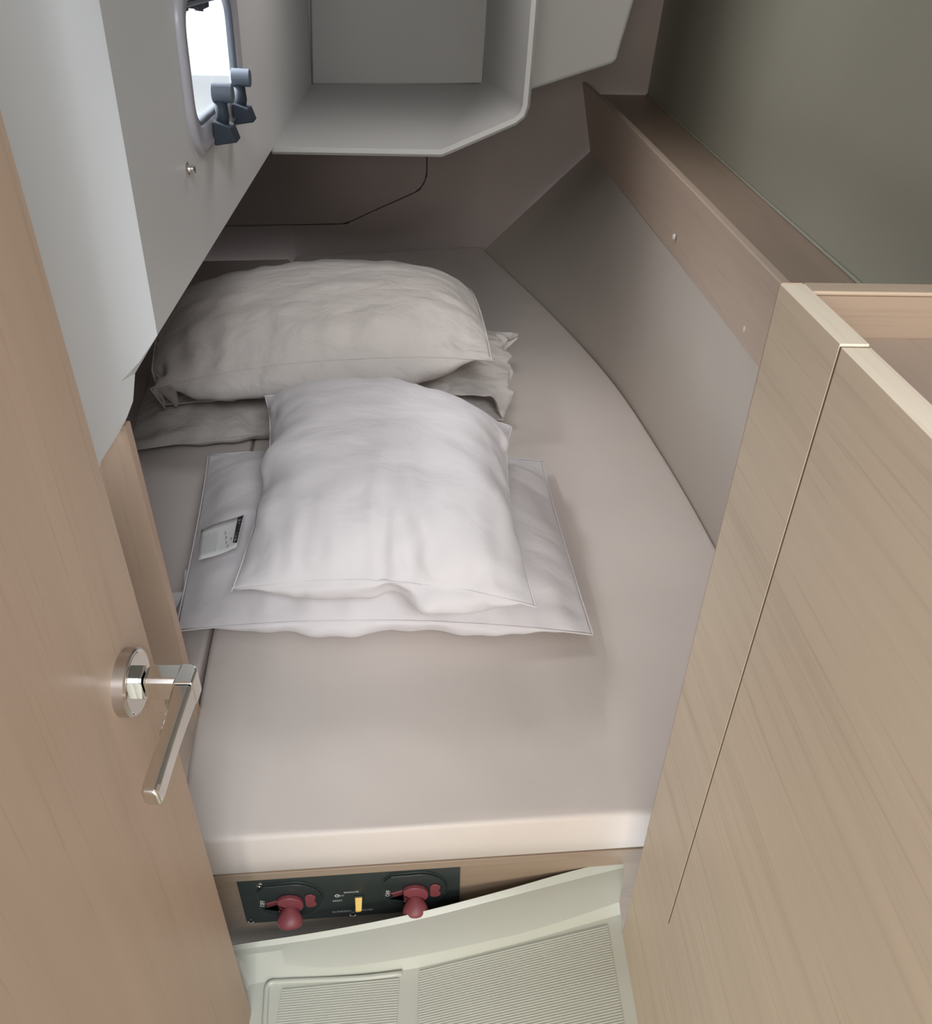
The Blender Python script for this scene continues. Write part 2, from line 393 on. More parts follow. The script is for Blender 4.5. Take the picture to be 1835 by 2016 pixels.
win = bpy.data.objects.new('window_1', None); COL.objects.link(win); win.location = wl(1.345, PZ0, 0); tag(win, 'opening porthole in the white cockpit side', kind='structure')
ring([(0.0, 0.0), (0.0, 0.004), (0.003, 0.008), (0.010, 0.009), (0.016, 0.006), (0.030, 0.006), (0.034, 0.002), (0.035, -0.002), (0.036, -0.005)], closed=False).out('window_frame', 'frame', win, smooth=True)
ring([(0.0345, 0.003), (0.037, 0.004), (0.040, 0.002), (0.041, -0.002), (0.041, -0.007)]).out('gasket', 'gasket', win, smooth=True, label='dark rubber gasket')
gp = rrect(PY0 + .036, PY1 - .036, PZ0 + .036, PZ1 - .036, 0.034, -0.006)
MB().add(gp, [list(range(len(gp)))]).out('pane', 'glass', win)
# two dark hinged latches along the lower edge
def latch(y, sc, name='latch'):
    def L(a, b, c): return wl(y + a * sc, PZ0 + 0.006 + b * sc, 0.008 + c * sc)
    base = []
    for a, b, c in ((-.018, -.004, 0), (.018, -.004, 0), (.018, .022, 0), (-.018, .022, 0), (-.014, .0, .026), (.014, .0, .026), (.016, .016, .020), (-.016, .016, .020)): base.append(L(a, b, c))
    root = MB().add(base, [(0, 3, 2, 1), (4, 5, 6, 7), (0, 1, 5, 4), (1, 2, 6, 5), (2, 3, 7, 6), (3, 0, 4, 7)]).out(name, 'navy', win, bevel=0.002, label='dark folding latch on the lower frame')
    MB().tube([L(0, .008, .006), L(-.001, .026, .010), L(0, .044, .008)], 0.0075 * sc, 10).out('arm', 'navy', root, smooth=True)
    c = L(0, .050, .006)
    MB().lathe(c - WN * 0.006 * sc, WN, [(0, .008 * sc), (.001 * sc, .0105 * sc), (.023 * sc, .0105 * sc), (.024 * sc, .009 * sc)], 24).out('knob', 'slate', root, bevel=0.0, smooth=False)
    return root
latch(1.250, 1.2); latch(1.415, 1.2)
MB().tube([wl(1.275, PZ0 + .012, .012), wl(1.425, PZ0 + .012, .012)], 0.0022, 8).out('latch_bar', 'satin', win, smooth=True, label='thin metal bar linking the two latches')
# blind remnant hanging at the top of the pane
v = []; f = []; nb = 25
for i in range(nb):
    y = hy0 + 0.012 + (hy1 - hy0 - 0.024) * i / (nb - 1); t = i / (nb - 1)
    low = 1.122 + 0.030 * t + 0.008 * math.sin(t * 9.0) + (0.012 if 0.62 < t < 0.75 else 0)
    dd = -0.005 + 0.003 * math.sin(i * 1.9)
    v += [wl(y, 1.15, dd), wl(y, low, dd - 0.001)]
f = [(2 * i, 2 * i + 2, 2 * i + 3, 2 * i + 1) for i in range(nb - 1)]
bl = obj('folded_blind', v, f, 'blind', loc=tuple(wl(1.345, 1.16, -0.012)), smooth=True)
sm = bl.modifiers.new('s', 'SOLIDIFY'); sm.thickness = 0.0015
tag(bl, 'dark crumpled blind hanging in the top of the porthole', 'blind')
# snap stud on the moulding below the porthole
sp = at(368, 333, plane=WPL)
stud = thing('snap_stud', tuple(sp), 'small metal snap stud on the white wall below the porthole', 'stud')
MB().lathe(sp, WN, [(0, .0085), (.0012, .0088), (.0022, .0070), (.0024, .0046)], 24).out('base_washer', 'satin', stud)
MB().lathe(sp + WN * 0.002, WN, [(0, .0046), (.003, .0040), (.0045, .0058), (.0065, .0058), (.0078, .0045), (.0080, .0020)], 24).out('stud_head', 'satin', stud)

# ---- overhead moulding (tray-shaped) beyond the porthole wall
TB = pl[0] if pl[0][1] < 0 else -pl[0]
bp = (pl[0], pl[1] + TB * 0.05)       # plane just in front of the aft bulkhead
y_l = 1.90
a0 = wl(y_l, 0.85) + np.array((0.0, 0, 0)); A = at(868, 291, y=y_l); A = np.array((A[0], y_l, 0.850)); B = at(1024, 222, y=y_l); Cc = at(1040, 130, y=y_l)
B1 = at(1012, 232, y=y_l); B2 = at(1029, 208, y=y_l)
lipo = [a0, at(840, 291, y=y_l), A, at(885, 287, y=y_l), B1, B, B2, at(1036, 130, y=y_l), at(1046, 0, y=y_l)]; lipo[1][2] = 0.850
top = lipo[-1] + (lipo[-1] - lipo[-2]) * 2.6; top[2] = max(top[2], 1.6); lipo.append(top)
bk = [at(615, 165, plane=bp), at(920, 166, plane=bp), at(932, 166, plane=bp), at(940, 165, plane=bp), at(947, 164, plane=bp), at(950, 160, plane=bp), at(951, 150, plane=bp), at(954, 90, plane=bp), at(960, 0, plane=bp)]
tb = bk[-1] + (bk[-1] - bk[-2]) * 3; tb[2] = max(tb[2], 1.6); bk.append(tb)
n = len(lipo); v = []; f = []
off = []
for i in range(n):   # outward offset for the lip thickness
    p0 = lipo[max(i - 1, 0)]; p1 = lipo[min(i + 1, n - 1)]; t = _n(p1 - p0); off.append(np.array((t[2], 0, -t[0])))
TH = 0.016
L0 = [p + np.array((0, 0.30, 0)) + o * TH for p, o in zip(lipo, off)]          # outside, further aft
L1 = [p + np.array((0, 0.004, 0)) + o * TH for p, o in zip(lipo, off)]
L2 = [p + np.array((0, -0.004, 0)) + o * TH * .6 for p, o in zip(lipo, off)]
L3 = [p + np.array((0, -0.002, 0)) for p in lipo]
L4 = [p * 0.93 + q * 0.07 for p, q in zip(lipo, bk)]
L5 = [p * 0.80 + q * 0.20 for p, q in zip(lipo, bk)]
L6 = bk
LS = [L0, L1, L2, L3, L4, L5, L6]
LS = [[p if not (i == 0) else np.array((wx(p[1], .85) - 0.005, p[1], p[2])) for i, p in enumerate(l)] for l in LS]
for l in LS: v += [tuple(p) for p in l]
for i in range(len(LS) - 1):
    for j in range(n - 1): f.append((i * n + j, i * n + j + 1, (i + 1) * n + j + 1, (i + 1) * n + j))
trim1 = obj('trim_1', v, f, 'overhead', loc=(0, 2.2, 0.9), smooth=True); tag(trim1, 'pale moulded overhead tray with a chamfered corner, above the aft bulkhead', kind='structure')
es = trim1.modifiers.new('e', 'EDGE_SPLIT'); es.split_angle = math.radians(38)
# recessed back panel of the tray
q = [bk[0], bk[5], bk[8], bk[9]]; tl = at(612, 0, plane=bp); tl = bk[0] + (tl - bk[0]) * ((1.6 - bk[0][2]) / (tl[2] - bk[0][2]))
pp = [bk[0] + np.array((-.03, 0, -.004)), bk[5] + np.array((.004, 0, -.004)), bk[9] + np.array((.01, 0, 0)), tl + np.array((-.03, 0, 0))]
MB().prism([p + np.array((0, 0.0, 0)) for p in pp], (0, 0.006, 0)).out('recessed_panel', 'overhead', trim1)
MB().tube([bk[0] + TB * .002, bk[3] + TB * .002], 0.0022, 6).out('panel_joint', 'print_grey', trim1, smooth=True)
MB().tube([bk[5] + TB * .002, bk[8] + TB * .002], 0.0028, 6).out('panel_joint', 'print_grey', trim1, smooth=True)
MB().tube([bk[0] + TB * .002, tl + TB * .002], 0.0022, 6).out('panel_joint', 'print_grey', trim1, smooth=True)
# gusset to the hull side
y_g = 2.30
g0, g1, g2, g3, g4 = at(1020, 186, y=y_g), at(1206, 126, y=y_g), at(1216, 118, y=y_g), at(1220, 100, y=y_g), at(1250, 0, y=y_g)
g5 = g3 + (g4 - g3) * ((1.6 - g3[2]) / (g4[2] - g3[2])); g6 = np.array((g0[0], y_g, 1.6))
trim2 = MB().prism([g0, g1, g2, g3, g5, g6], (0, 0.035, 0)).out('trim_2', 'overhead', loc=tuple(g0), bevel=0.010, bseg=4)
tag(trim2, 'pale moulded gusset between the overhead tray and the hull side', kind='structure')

# ---- far inboard side under the cockpit
MB().box((-1.12, 0.80, 0.0), (-1.08, 2.86, 0.838)).out('wall_inboard', 'aft_lining', loc=(-1.1, 1.8, 0)).__setitem__('kind', 'structure')

# ---- sole: moulded pan with tread panels
PS, P0 = 0.10, 0.145 - 0.10 * 0.233      # z = P0 + PS * x
PNRM = _n((-PS, 0, 1.0))
def onp(u, v, dz=0.0): return at(u, v, plane=(PNRM, np.array((0.0, 0.0, P0 + dz))))
rim_o = [(452, 1862), (471, 1859), (645, 1832), (817, 1798), (988, 1754), (1111, 1719), (1226, 1690)]
rim_i = [(456, 1872), (478, 1869), (645, 1845), (817, 1812), (988, 1769), (1111, 1737), (1228, 1708)]
band_t = [(462, 1884), (484, 1880), (645, 1857), (817, 1823), (988, 1781), (1111, 1750), (1229, 1719)]
band_b = [(470, 1896), (490, 1891), (645, 1905), (800, 1886), (988, 1847), (1087, 1820), (1219, 1776)]
low = [(486, 1950), (508, 1935), (645, 1925), (808, 1908), (988, 1865), (1087, 1838), (1222, 1800)]
rowspec = [(rim_o, 0.030), (rim_i, 0.024), (band_t, 0.024), (band_b, 0.016), (low, 0.0)]
rows = []
rows.append([np.array((q[0], q[1] + 0.02, 0.0)) for q in [onp(*p, dz=0.02) for p in rim_o]])
rows.append([onp(*p, dz=0.028) + np.array((0, .004, -.006)) for p in rim_o])
for spec, dz in rowspec: rows.append([onp(*p, dz=dz) for p in spec])
last = rows[-1]
xs = [-0.262, -0.225, -0.15, -0.045, 0.06, 0.12, 0.2325]
for k, yy in enumerate((0.40, 0.2, -0.1, -0.5)):
    rows.append([np.array((x, yy, P0 + PS * x)) for x in xs])
rows = [[r[0] + np.array((-.30, -.03, 0))] + catmull(r, 6) for r in rows]
n = len(rows[0]); v = [tuple(p) for r in rows for p in r]
f = [(i * n + j, i * n + j + 1, (i + 1) * n + j + 1, (i + 1) * n + j) for i in range(len(rows) - 1) for j in range(n - 1)]
N0 = len(v)
v += [(p[0], p[1], p[2] - 0.16) for p in [rows[1][-1], rows[-1][-1], rows[-1][0], rows[1][0]]]
floor = obj('floor', v, f, 'gelcoat_sole', loc=(0, 0.2, 0.12), smooth=True)
bv = floor.modifiers.new('b', 'BEVEL'); bv.width = 0.003; bv.segments = 3; bv.limit_method = 'ANGLE'; bv.angle_limit = 0.5
tag(floor, 'glossy off-white moulded sole pan in front of the berth', kind='structure')
# ribbed tread pads
def tread(pix, pitch, name):
    q = [onp(*p, dz=0.0008) for p in pix]     # back-left, back-right, front-right, front-left on the sole
    v = []; f = []; L = np.linalg.norm(q[3] - q[0]); nn = int(L / pitch)
    for k in range(nn):
        for s_, h in ((0.0, 0.0), (0.22, 0.0011), (0.62, 0.0011), (0.84, 0.0)):
            t = (k + s_) / nn
            a = q[0] * (1 - t) + q[3] * t; b = q[1] * (1 - t) + q[2] * t
            v += [tuple(a + PNRM * h), tuple(b + PNRM * h)]
    for i in range(len(v) // 2 - 1): f.append((2 * i, 2 * i + 1, 2 * i + 3, 2 * i + 2))
    return obj(name, v, f, 'gelcoat_sole', floor, label='fine ribbed tread area')
def front(p, y):     # pixel of the line through p running forward to y, on the sole
    return p
bl_, br_ = onp(556, 1946), onp(785, 1928)
def tread3(a, b, y_front, dxl, dxr):
    a = np.array(a); b = np.array(b); A_ = [a, b, np.array((b[0] + dxr, y_front, 0)), np.array((a[0] + dxl, y_front, 0))]
    q = [np.array((p[0], p[1], P0 + PS * p[0])) + PNRM * 0.0008 for p in A_]
    v = []; f = []; pitch = 0.0030; nn = int(np.linalg.norm(q[3] - q[0]) / pitch)
    for k in range(nn):
        for s_, h in ((0.0, 0.0), (0.22, 0.0010), (0.60, 0.0010), (0.82, 0.0)):
            t = (k + s_) / nn; tt = t
            p1 = q[0] * (1 - tt) + q[3] * tt; p2 = q[1] * (1 - tt) + q[2] * tt
            v += [tuple(p1 + PNRM * h), tuple(p2 + PNRM * h)]
    for i in range(len(v) // 2 - 1): f.append((2 * i, 2 * i + 1, 2 * i + 3, 2 * i + 2))
    return obj('tread_pad', v, f, 'gelcoat_sole', floor)
tread3(onp(556, 1948), onp(786, 1926), -0.1, 0.005, 0.0)
tread3(onp(826, 1912), onp(1196, 1822), -0.1, 0.0, 0.004)
# raised bead round the left tread
bd = [onp(518, 2090, .002), onp(521, 2016, .002), onp(524, 1960, .002), onp(526, 1943, .002), onp(535, 1934, .002), onp(560, 1932, .002), onp(700, 1926, .002), onp(792, 1916, .002)]
MB().tube(catmull(bd, 6), 0.0035, 8).out('tread_bead', 'gelcoat_sole', floor, smooth=True)

# ================================================================== BERTH BASE
FS = 0.0693                                # berth front runs y = 0.614 + FS * x
def fy(x): return 0.614 + FS * x
FPL = (_n((FS, -1.0, 0)), np.array((0.0, 0.614 + 0.010, 0.0)))
FN = FPL[0]; FT = _n((1.0, FS, 0))
def fp(x, z, d=0.0): return np.array((x, fy(x) + 0.010, z)) + FN * d
zb0 = at(436, 1730, plane=(FN, np.array((0, 0.614, 0))))[2]; zb1 = at(1250, 1676, plane=(FN, np.array((0, 0.614, 0))))[2]
base = thing('berth', (0.0, 0.62, 0.0), 'light oak bed base front under the mattress, holding the switch panel', 'bed base')
x0, x1 = -0.40, 0.52
def slab(zt_, zb_, x0, x1, ya, yb): # ya front offset, yb back
    def zz(x): return (zt_[0] + (zt_[1] - zt_[0]) * (x + 0.3) / 0.55, zb_[0] + (zb_[1] - zb_[0]) * (x + 0.3) / 0.55)
    v = []
    for x in (x0, x1):
        t_, b_ = zz(x)
        for yy, z in ((ya, b_), (yb, b_), (yb, t_), (ya, t_)): v.append((x, fy(x) + yy, z))
    return MB().add(v, [(0, 1, 2, 3), (4, 7, 6, 5), (0, 4, 5, 1), (1, 5, 6, 2), (2, 6, 7, 3), (3, 7, 4, 0)])
ztop = 0.222
slab((ztop, ztop), (ztop - .0145, ztop - .0145), x0, x1, 0.0, 0.10).out('top_board', 'oak_base', base, bevel=0.0012)
slab((ztop - .015, ztop - .015), (0.0, 0.0), x0, x1, 0.010, 0.026).out('front_panel', 'oak_base', base)
MB().box((-1.07, 0.83, ztop - 0.02), (0.46, 2.1, ztop - .0005)).out('bed_board', 'oak_x', base)

# ================================================================== SWITCH PANEL
def F2(u, v, d=0.0): # on the berth front panel
    p = at(u, v, plane=(FN, np.array((0.0, 0.624, 0.0)) + FN * d)); return p
sbl, sbr, str_ = F2(487, 1813), F2(904, 1783), F2(905, 1708)
zl = (sbl[2] + sbr[2]) / 2
print('switch panel', sbl, sbr, str_)
sx0, sx1 = sbl[0] - .002, sbr[0]
S0 = sbl; SXV = _n(sbr - sbl); SUV = np.cross(FN, SXV); SUV = SUV if SUV[2] > 0 else -SUV
SW = float(np.linalg.norm(sbr - sbl)); SH = float((ztop - .0165 - sbl[2]) / SUV[2])
print('SH', SH)
def S(a, b, d=0.0): return S0 + SXV * a + SUV * b + FN * d
def pan_uv(u, v):
    p = F2(u, v) - S0; return float(p.dot(SXV)), float(p.dot(SUV))
panel = thing('battery_switch_panel', tuple(S(SW / 2, 0)), 'black panel with two red rotary switches set in the oak front below the mattress', 'switch panel')
def rpoly(w, h, r, d, n=5, a0=0.0, b0=0.0):
    pts = []
    for cx_, cy_, s_ in ((w - r, h - r, 0), (r, h - r, 90), (r, r, 180), (w - r, r, 270)):
        for k in range(n + 1):
            a = math.radians(s_ + 90 * k / n); pts.append(S(a0 + cx_ + r * math.cos(a), b0 + cy_ + r * math.sin(a), d))
    return pts
MB().prism(rpoly(SW, SH, 0.004, 0.0010), FN * 0.003).out('face_plate', 'black', panel, bevel=0.0006)
D0 = 0.0035
def screw(a, b, r=0.0048):
    sc_ = MB().lathe(S(a, b, D0 - .0002), FN, [(0, r), (.0012, r * .95), (.0018, r * .62), (.0012, r * .45)], 20).out('screw', 'satin', panel)
    MB().lathe(S(a, b, D0 + .0009), FN, [(0, r * .42), (.0003, r * .40)], 12).out('recess', 'print_black', sc_)
for u, v in ((495, 1808), (892, 1781), (695, 1794), (768, 1722), (512, 1737)):
    a, b = pan_uv(u, v); screw(a, min(b, SH - .006), 0.0046 if u != 695 else 0.0052)
def text(body, a, b, size, rot=0.0, mat='print_white', parent=panel):
    c = bpy.data.curves.new('lettering', 'FONT'); c.body = body; c.size = size; c.extrude = 0.00015; c.align_x = 'CENTER'; c.align_y = 'CENTER'
    c.resolution_u = 2
    tmp = bpy.data.objects.new('tmp', c); COL.objects.link(tmp); dg = bpy.context.evaluated_depsgraph_get(); dg.update()
    me = bpy.data.meshes.new_from_object(tmp.evaluated_get(dg)); bpy.data.objects.remove(tmp)
    p = S(a, b, D0 + 0.0004); X_ = SXV * math.cos(rot) + SUV * math.sin(rot); Y_ = -SXV * math.sin(rot) + SUV * math.cos(rot)
    base_ = parent_loc(parent)
    for vv in me.vertices:
        q = p + X_ * vv.co.x + Y_ * vv.co.y + FN * vv.co.z; vv.co = Vector(q) - base_
    me.materials.clear(); me.materials.append(M[mat]); me.name = 'lettering'
    o = bpy.data.objects.new('lettering', me); COL.objects.link(o); o.parent = parent; return o
def rotary(u, v):
    a, b = pan_uv(u, v); r = 0.0385
    # D-shaped housing: square-cornered on the left, round on the right
    pts = []
    for k in range(37):
        t = math.radians(-100 + 200 * k / 36); pts.append((a + .006 + r * math.cos(t), b + r * math.sin(t)))
    pts += [(a - .030, b + r * .97), (a - .040, b + .026), (a - .0405, b - .012), (a - .033, b - .028)]
    pts = [(p, min(q, SH - .002)) for p, q in pts]
    hs = MB().prism([S(p, q, D0 - .0005) for p, q in pts], FN * 0.006).out('switch_housing', 'black2', panel, bevel=0.0012)
    MB().tube([S(p, q, D0 + .001) for p, q in pts], 0.0011, 6, closed=True).out('rim', 'black', hs, smooth=True)
    # red dial: round base with pointer
    kn = MB()
    c = [(a + .019 * math.cos(t), b + .0185 * math.sin(t)) for t in np.radians(np.arange(-140, 141, 14))]
    c += [(a - .016, b - .006), (a - .030, b - .001), (a - .016, b + .004)]
    kn.prism([S(p, q, D0 + .0055) for p, q in c], FN * .007)
    k_ = kn.out('switch_knob', 'red', panel, bevel=0.0015, label='dark red rotary knob')
    # wing grip standing proud and drooping
    gv = []; gf = []; prof = [(0.0, .005, .003), (.006, .010, .005), (.013, .0165, .007), (.021, .0190, .008), (.028, .0155, .007), (.031, .007, .003)]
    nn = 12; ax = _n(FN * 0.80 - SUV * 0.60)
    side = SXV; th = np.cross(ax, side)
    for h, w_, t_ in prof:
        for j in range(nn):
            an = 2 * PI * j / nn; gv.append(S(a + .001, b - .002, D0 + .008) + ax * h + side * w_ * math.cos(an) + th * t_ * 1.6 * math.sin(an))
    for i in range(len(prof) - 1):
        for j in range(nn): gf.append((i * nn + j, i * nn + (j + 1) % nn, (i + 1) * nn + (j + 1) % nn, (i + 1) * nn + j))
    gf.append(list(range(nn))[::-1]); gf.append([(len(prof) - 1) * nn + j for j in range(nn)])
    MB().add(gv, gf).out('grip', 'red', k_, smooth=True, sub=1)
    # small red bow-tie mark on the right of the housing
    bt = [(.0, .010), (.003, .0135), (.009, .0140), (.0140, .0095), (.0138, .004), (.0112, .0), (.0138, -.004), (.0145, -.0100), (.010, -.0145), (.003, -.0145), (.0, -.011)]
    MB().prism([S(a + .0215 + p, b + .002 + q, D0 + .0055) for p, q in bt], FN * .0025).out('key', 'red', panel, bevel=0.0008, label='small red bow-tie shaped key')
    text('OFF', a - .035, b + .001, 0.0085, rot=math.radians(82)).location = tuple(FN * 0.0056)
rotary(571, 1763); rotary(815, 1743)
a, b = pan_uv(707, 1766)
gb_ = MB().prism([S(a - .006, b + .013, D0), S(a + .0065, b + .013, D0), S(a + .006, b - .006, D0), S(a - .0055, b - .006, D0)], FN * .004).out('toggle_base', 'black2', panel, bevel=.0008)
MB().add([S(a - .0048, b + .012, D0 + .003), S(a + .0052, b + .012, D0 + .003), S(a + .0048, b + .002, D0 + .003), S(a - .0048, b + .002, D0 + .003),
          S(a - .0042, b + .001, D0 + .017), S(a + .0042, b + .001, D0 + .017), S(a + .0020, b - .0035, D0 + .016), S(a - .0042, b - .0035, D0 + .016)],
         [(0, 1, 2, 3), (7, 6, 5, 4), (0, 4, 5, 1), (1, 5, 6, 2), (2, 6, 7, 3), (3, 7, 4, 0)]).out('toggle_lever', 'yellow', panel, bevel=.0008, label='yellow toggle lever')
for bd_, u, v, s_ in (('GUINDEAU', 673, 1789, .0052), ('WINDLASS', 716, 1786, .0052), ('BREAKER', 692, 1751, .0050), ('RESET', 665, 1768, .0050), ('ON', 673, 1758, .0040)):
    a, b = pan_uv(u, v); text(bd_, a, b, s_)
a, b = pan_uv(664, 1758)
MB().lathe(S(a, b, D0 - .0001), FN, [(0, .0034), (.0008, .0034), (.0009, .0018), (.0004, .0018)], 18).out('indicator_ring', 'print_white', panel)
for u0, v0, u1, v1 in ((660, 1772, 679, 1771), (680, 1779, 700, 1778), (676, 1761, 692, 1773), (643, 1743, 648, 1743), (720, 1774, 728, 1774)):
    a0_, b0_ = pan_uv(u0, v0); a1_, b1_ = pan_uv(u1, v1)
    MB().tube([S(a0_, b0_, D0 + .0001), S(a1_, b1_, D0 + .0001)], 0.00028, 4).out('printed_line', 'print_grey', panel)

# ================================================================== MATTRESS AND SIDE CUSHION
def cushion(name, outline, z0, z1, mat, label, loc, r=0.007, crown=0.004, seam_front=None):
    """soft slab with rounded rim from a plan outline (CCW), slightly crowned top"""
    P = np.array([(p[0], p[1]) for p in outline]); n = len(P)
    nrm = []
    for i in range(n):
        t = P[(i + 1) % n] - P[(i - 1) % n]; t = t / np.linalg.norm(t); nrm.append((t[1], -t[0]))
    nrm = np.array(nrm); v = []; f = []
    prof = [(0.006, z0), (0.0, z0 + .006), (0.0, z0 + (z1 - z0) * .5)] + [(r * (1 - math.cos(a)), z1 - r + r * math.sin(a)) for a in np.radians((0, 30, 60, 90))]
    for ins, z in prof:
        bulge = 0.002 * math.sin(PI * (z - z0) / (z1 - z0))
        for i in range(n): v.append((P[i][0] - nrm[i][0] * (ins - bulge), P[i][1] - nrm[i][1] * (ins - bulge), z))
    m = len(prof)
    for k in range(m - 1):
        for i in range(n): f.append((k * n + i, k * n + (i + 1) % n, (k + 1) * n + (i + 1) % n, (k + 1) * n + i))
    f.append([(m - 1) * n + i for i in range(n)]); f.append([i for i in range(n)][::-1])
    return obj(name, v, f, mat, loc=loc, smooth=False, fix=True), P, nrm
def dens(pts, step=0.03):
    out = []
    for i in range(len(pts)):
        a = np.array(pts[i][:2], float); b = np.array(pts[(i + 1) % len(pts)][:2], float); k = max(1, int(np.linalg.norm(b - a) / step))
        for j in range(k): out.append(a + (b - a) * j / k)
    return out
Rr = [(p[0] - 0.006, p[1]) for p in C1[::-1]]
fx0, fx1 = -0.335, 0.470
seam_l = [at(580, 503, z=ZM)[:2], at(413, 1270, z=ZM)[:2], at(371, 1500, z=ZM)[:2]]
outl = [(fx0, fy(fx0)), (fx1, fy(fx1)), (0.498, 0.70)] + [q for q in Rr if 0.74 < q[1] < 3.02] + [(0.125, 3.05), (0.10, 3.062), (-0.30, 2.975), (-0.53, 2.925), (-0.548, 2.918), (-0.555, 2.90)] + [tuple(seam_l[1]), tuple(seam_l[2]), (-0.338, 0.66)]
def mattress(name, outline, mat, loc, label, cat, creases):
    """quilted slab: rim plus a dense crowned top grown from nested copies of the outline"""
    o, P, nrm = cushion(name, dens(outline), ztop, ZM, mat, label, loc)
    bm = bmesh.new(); bm.from_mesh(o.data)
    xs_ = P[:, 0]; ys_ = P[:, 1]
    def cut(co, no):
        fc = [q for q in bm.faces if abs(q.normal.z) > .99 and q.calc_center_median().z > ZM - loc[2] - 1e-3]
        g_ = set(fc)
        for q in fc: g_.update(q.edges); g_.update(q.verts)
        bmesh.ops.bisect_plane(bm, geom=list(g_), plane_co=Vector(co) - Vector(loc), plane_no=no, dist=1e-6)
    bm.normal_update()
    for x in np.arange(xs_.min() + .02, xs_.max(), .025): cut((x, 0, 0), (1, 0, 0))
    for y in np.arange(ys_.min() + .02, ys_.max(), .025 if ys_.max() < 2 else .03): cut((0, y, 0), (0, 1, 0))
    bm.verts.ensure_lookup_table()
    for vv in bm.verts:
        w_ = vv.co + Vector(loc)
        if w_.z > ZM - 1e-4:
            dz = 0.0
            for (p0, p1, wd, dp) in creases or ():
                p0 = np.array(p0); p1 = np.array(p1); e_ = p1 - p0; t = np.clip(((w_.x - p0[0]) * e_[0] + (w_.y - p0[1]) * e_[1]) / e_.dot(e_), 0, 1)
                dd = math.hypot(w_.x - p0[0] - e_[0] * t, w_.y - p0[1] - e_[1] * t); dz += dp * math.exp(-(dd / wd) ** 2) * math.sin(PI * (0.1 + .8 * t))
            vv.co.z += dz
    bm.to_mesh(o.data); bm.free()
    for p in o.data.polygons: p.use_smooth = True
    tag(o, label, cat); return o
def gp2(u, v): return tuple(at(u, v, z=ZM)[:2])
CR = [(gp2(470, 1310), gp2(640, 1540), .022, -.0035), (gp2(520, 1320), gp2(720, 1560), .022, .003), (gp2(700, 1430), gp2(900, 1560), .02, -.0025), (gp2(760, 1430), gp2(960, 1540), .02, .002),
      (gp2(430, 1420), gp2(520, 1580), .018, .0025), (gp2(600, 1600), gp2(900, 1590), .03, -.002), (gp2(400, 1500), gp2(1000, 1380), .06, .003), (gp2(1150, 1400), gp2(1250, 1560), .03, -.002)]
matt = mattress('berth_mattress', outl, 'cushion', (0.0, 0.62, ztop), 'wide beige leatherette mattress tapering towards the stern, under the pillows', 'mattress', CR)
# top-stitch along the front edge, and the seam above it
st = MB(); sn = 150
for k in range(sn):
    xa = -0.33 + 0.79 * k / sn; xb = xa + 0.0033
    w1 = 0.0004 * math.sin(k * 1.3)
    st.tube([(xa, fy(xa) + .0008, ZM - .0135 + w1), (xb, fy(xb) + .0008, ZM - .0135 + w1)], 0.00035, 4)
so = st.out('stitch_line', 'thread', matt); so['kind'] = 'stuff'
MB().tube([(x, fy(x) + .0028, ZM - .0068) for x in np.linspace(-0.332, 0.468, 30)], 0.00055, 5).out('front_seam', 'thread', matt)
# side cushion
sl = [(-1.06, 0.815), (seam_l[2][0] - .02 - .015, 0.815)]
sg = 0.007
q1 = np.array(seam_l[1]); q2 = np.array(seam_l[0])
def on_seam(y): t = (y - q1[1]) / (q2[1] - q1[1]); return q1[0] + (q2[0] - q1[0]) * t - sg
out2 = [(-1.06, 0.815), (on_seam(0.815) - .012, 0.815), (on_seam(0.83), 0.83), (on_seam(1.5), 1.5), (on_seam(2.2), 2.2), (on_seam(2.86), 2.86), (on_seam(2.89) - .012, 2.885), (-0.70, 2.868), (-1.06, 2.83)]
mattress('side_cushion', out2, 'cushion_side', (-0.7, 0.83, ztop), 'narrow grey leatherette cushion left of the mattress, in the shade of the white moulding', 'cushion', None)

# ================================================================== SHELF WITH FIDDLE (right)
fid_top = [at(1155, 160, y=3.085), at(1340, 353, x=0.450), at(1440, 456, x=0.447), at(1532, 552, x=0.445)]
ZF = 0.852
fid_top = [np.array((0.445, 3.09, ZF)), np.array((0.452, 2.4, ZF)), np.array((0.444, 1.6, ZF)), np.array((0.436, 1.07, ZF)), np.array((0.430, 0.58, ZF))]
shelf = thing('fiddled_shelf', (0.5, 1.8, 0.80), 'long oak shelf with an upright fiddle board along the hull side', 'shelf')
TT = resample(catmull(fid_top, 8), 40); BB = resample(C2, 40)
BB = [np.array((np.interp(t_[1], [b[1] for b in BB][::-1], [b[0] for b in BB][::-1]), t_[1], np.interp(t_[1], [b[1] for b in BB][::-1], [b[2] for b in BB][::-1]) - .004)) for t_ in TT]
v = []
TF = 0.016
for a, b in zip(TT, BB):
    v += [tuple(b + np.array((-.003, 0, 0))), tuple(a), tuple(a + np.array((TF, 0, 0))), tuple(np.array((b[0] + TF + .002, b[1], b[2])))]
f = []
for i in range(39):
    for j in range(4): f.append((i * 4 + j, i * 4 + (j + 1) % 4, (i + 1) * 4 + (j + 1) % 4, (i + 1) * 4 + j))
f += [(0, 1, 2, 3), (156 + 3, 156 + 2, 156 + 1, 156)]
fb = obj('fiddle_board', v, f, 'oak_fiddle', shelf, bevel=0.003, bseg=3)
ZS = 0.815
hx = lambda y: float(np.interp(y, [p[1] for p in hw], [p[0] for p in hw]))
v = []; ysh = np.linspace(0.575, 3.09, 24)
for y in ysh:
    xi = float(np.interp(y, [t_[1] for t_ in TT][::-1], [t_[0] for t_ in TT][::-1])) + TF * .8
    v += [(xi, y, ZS - .012), (xi, y, ZS), (hx(y) - .001, y, ZS), (hx(y) - .001, y, ZS - .012)]
f = []
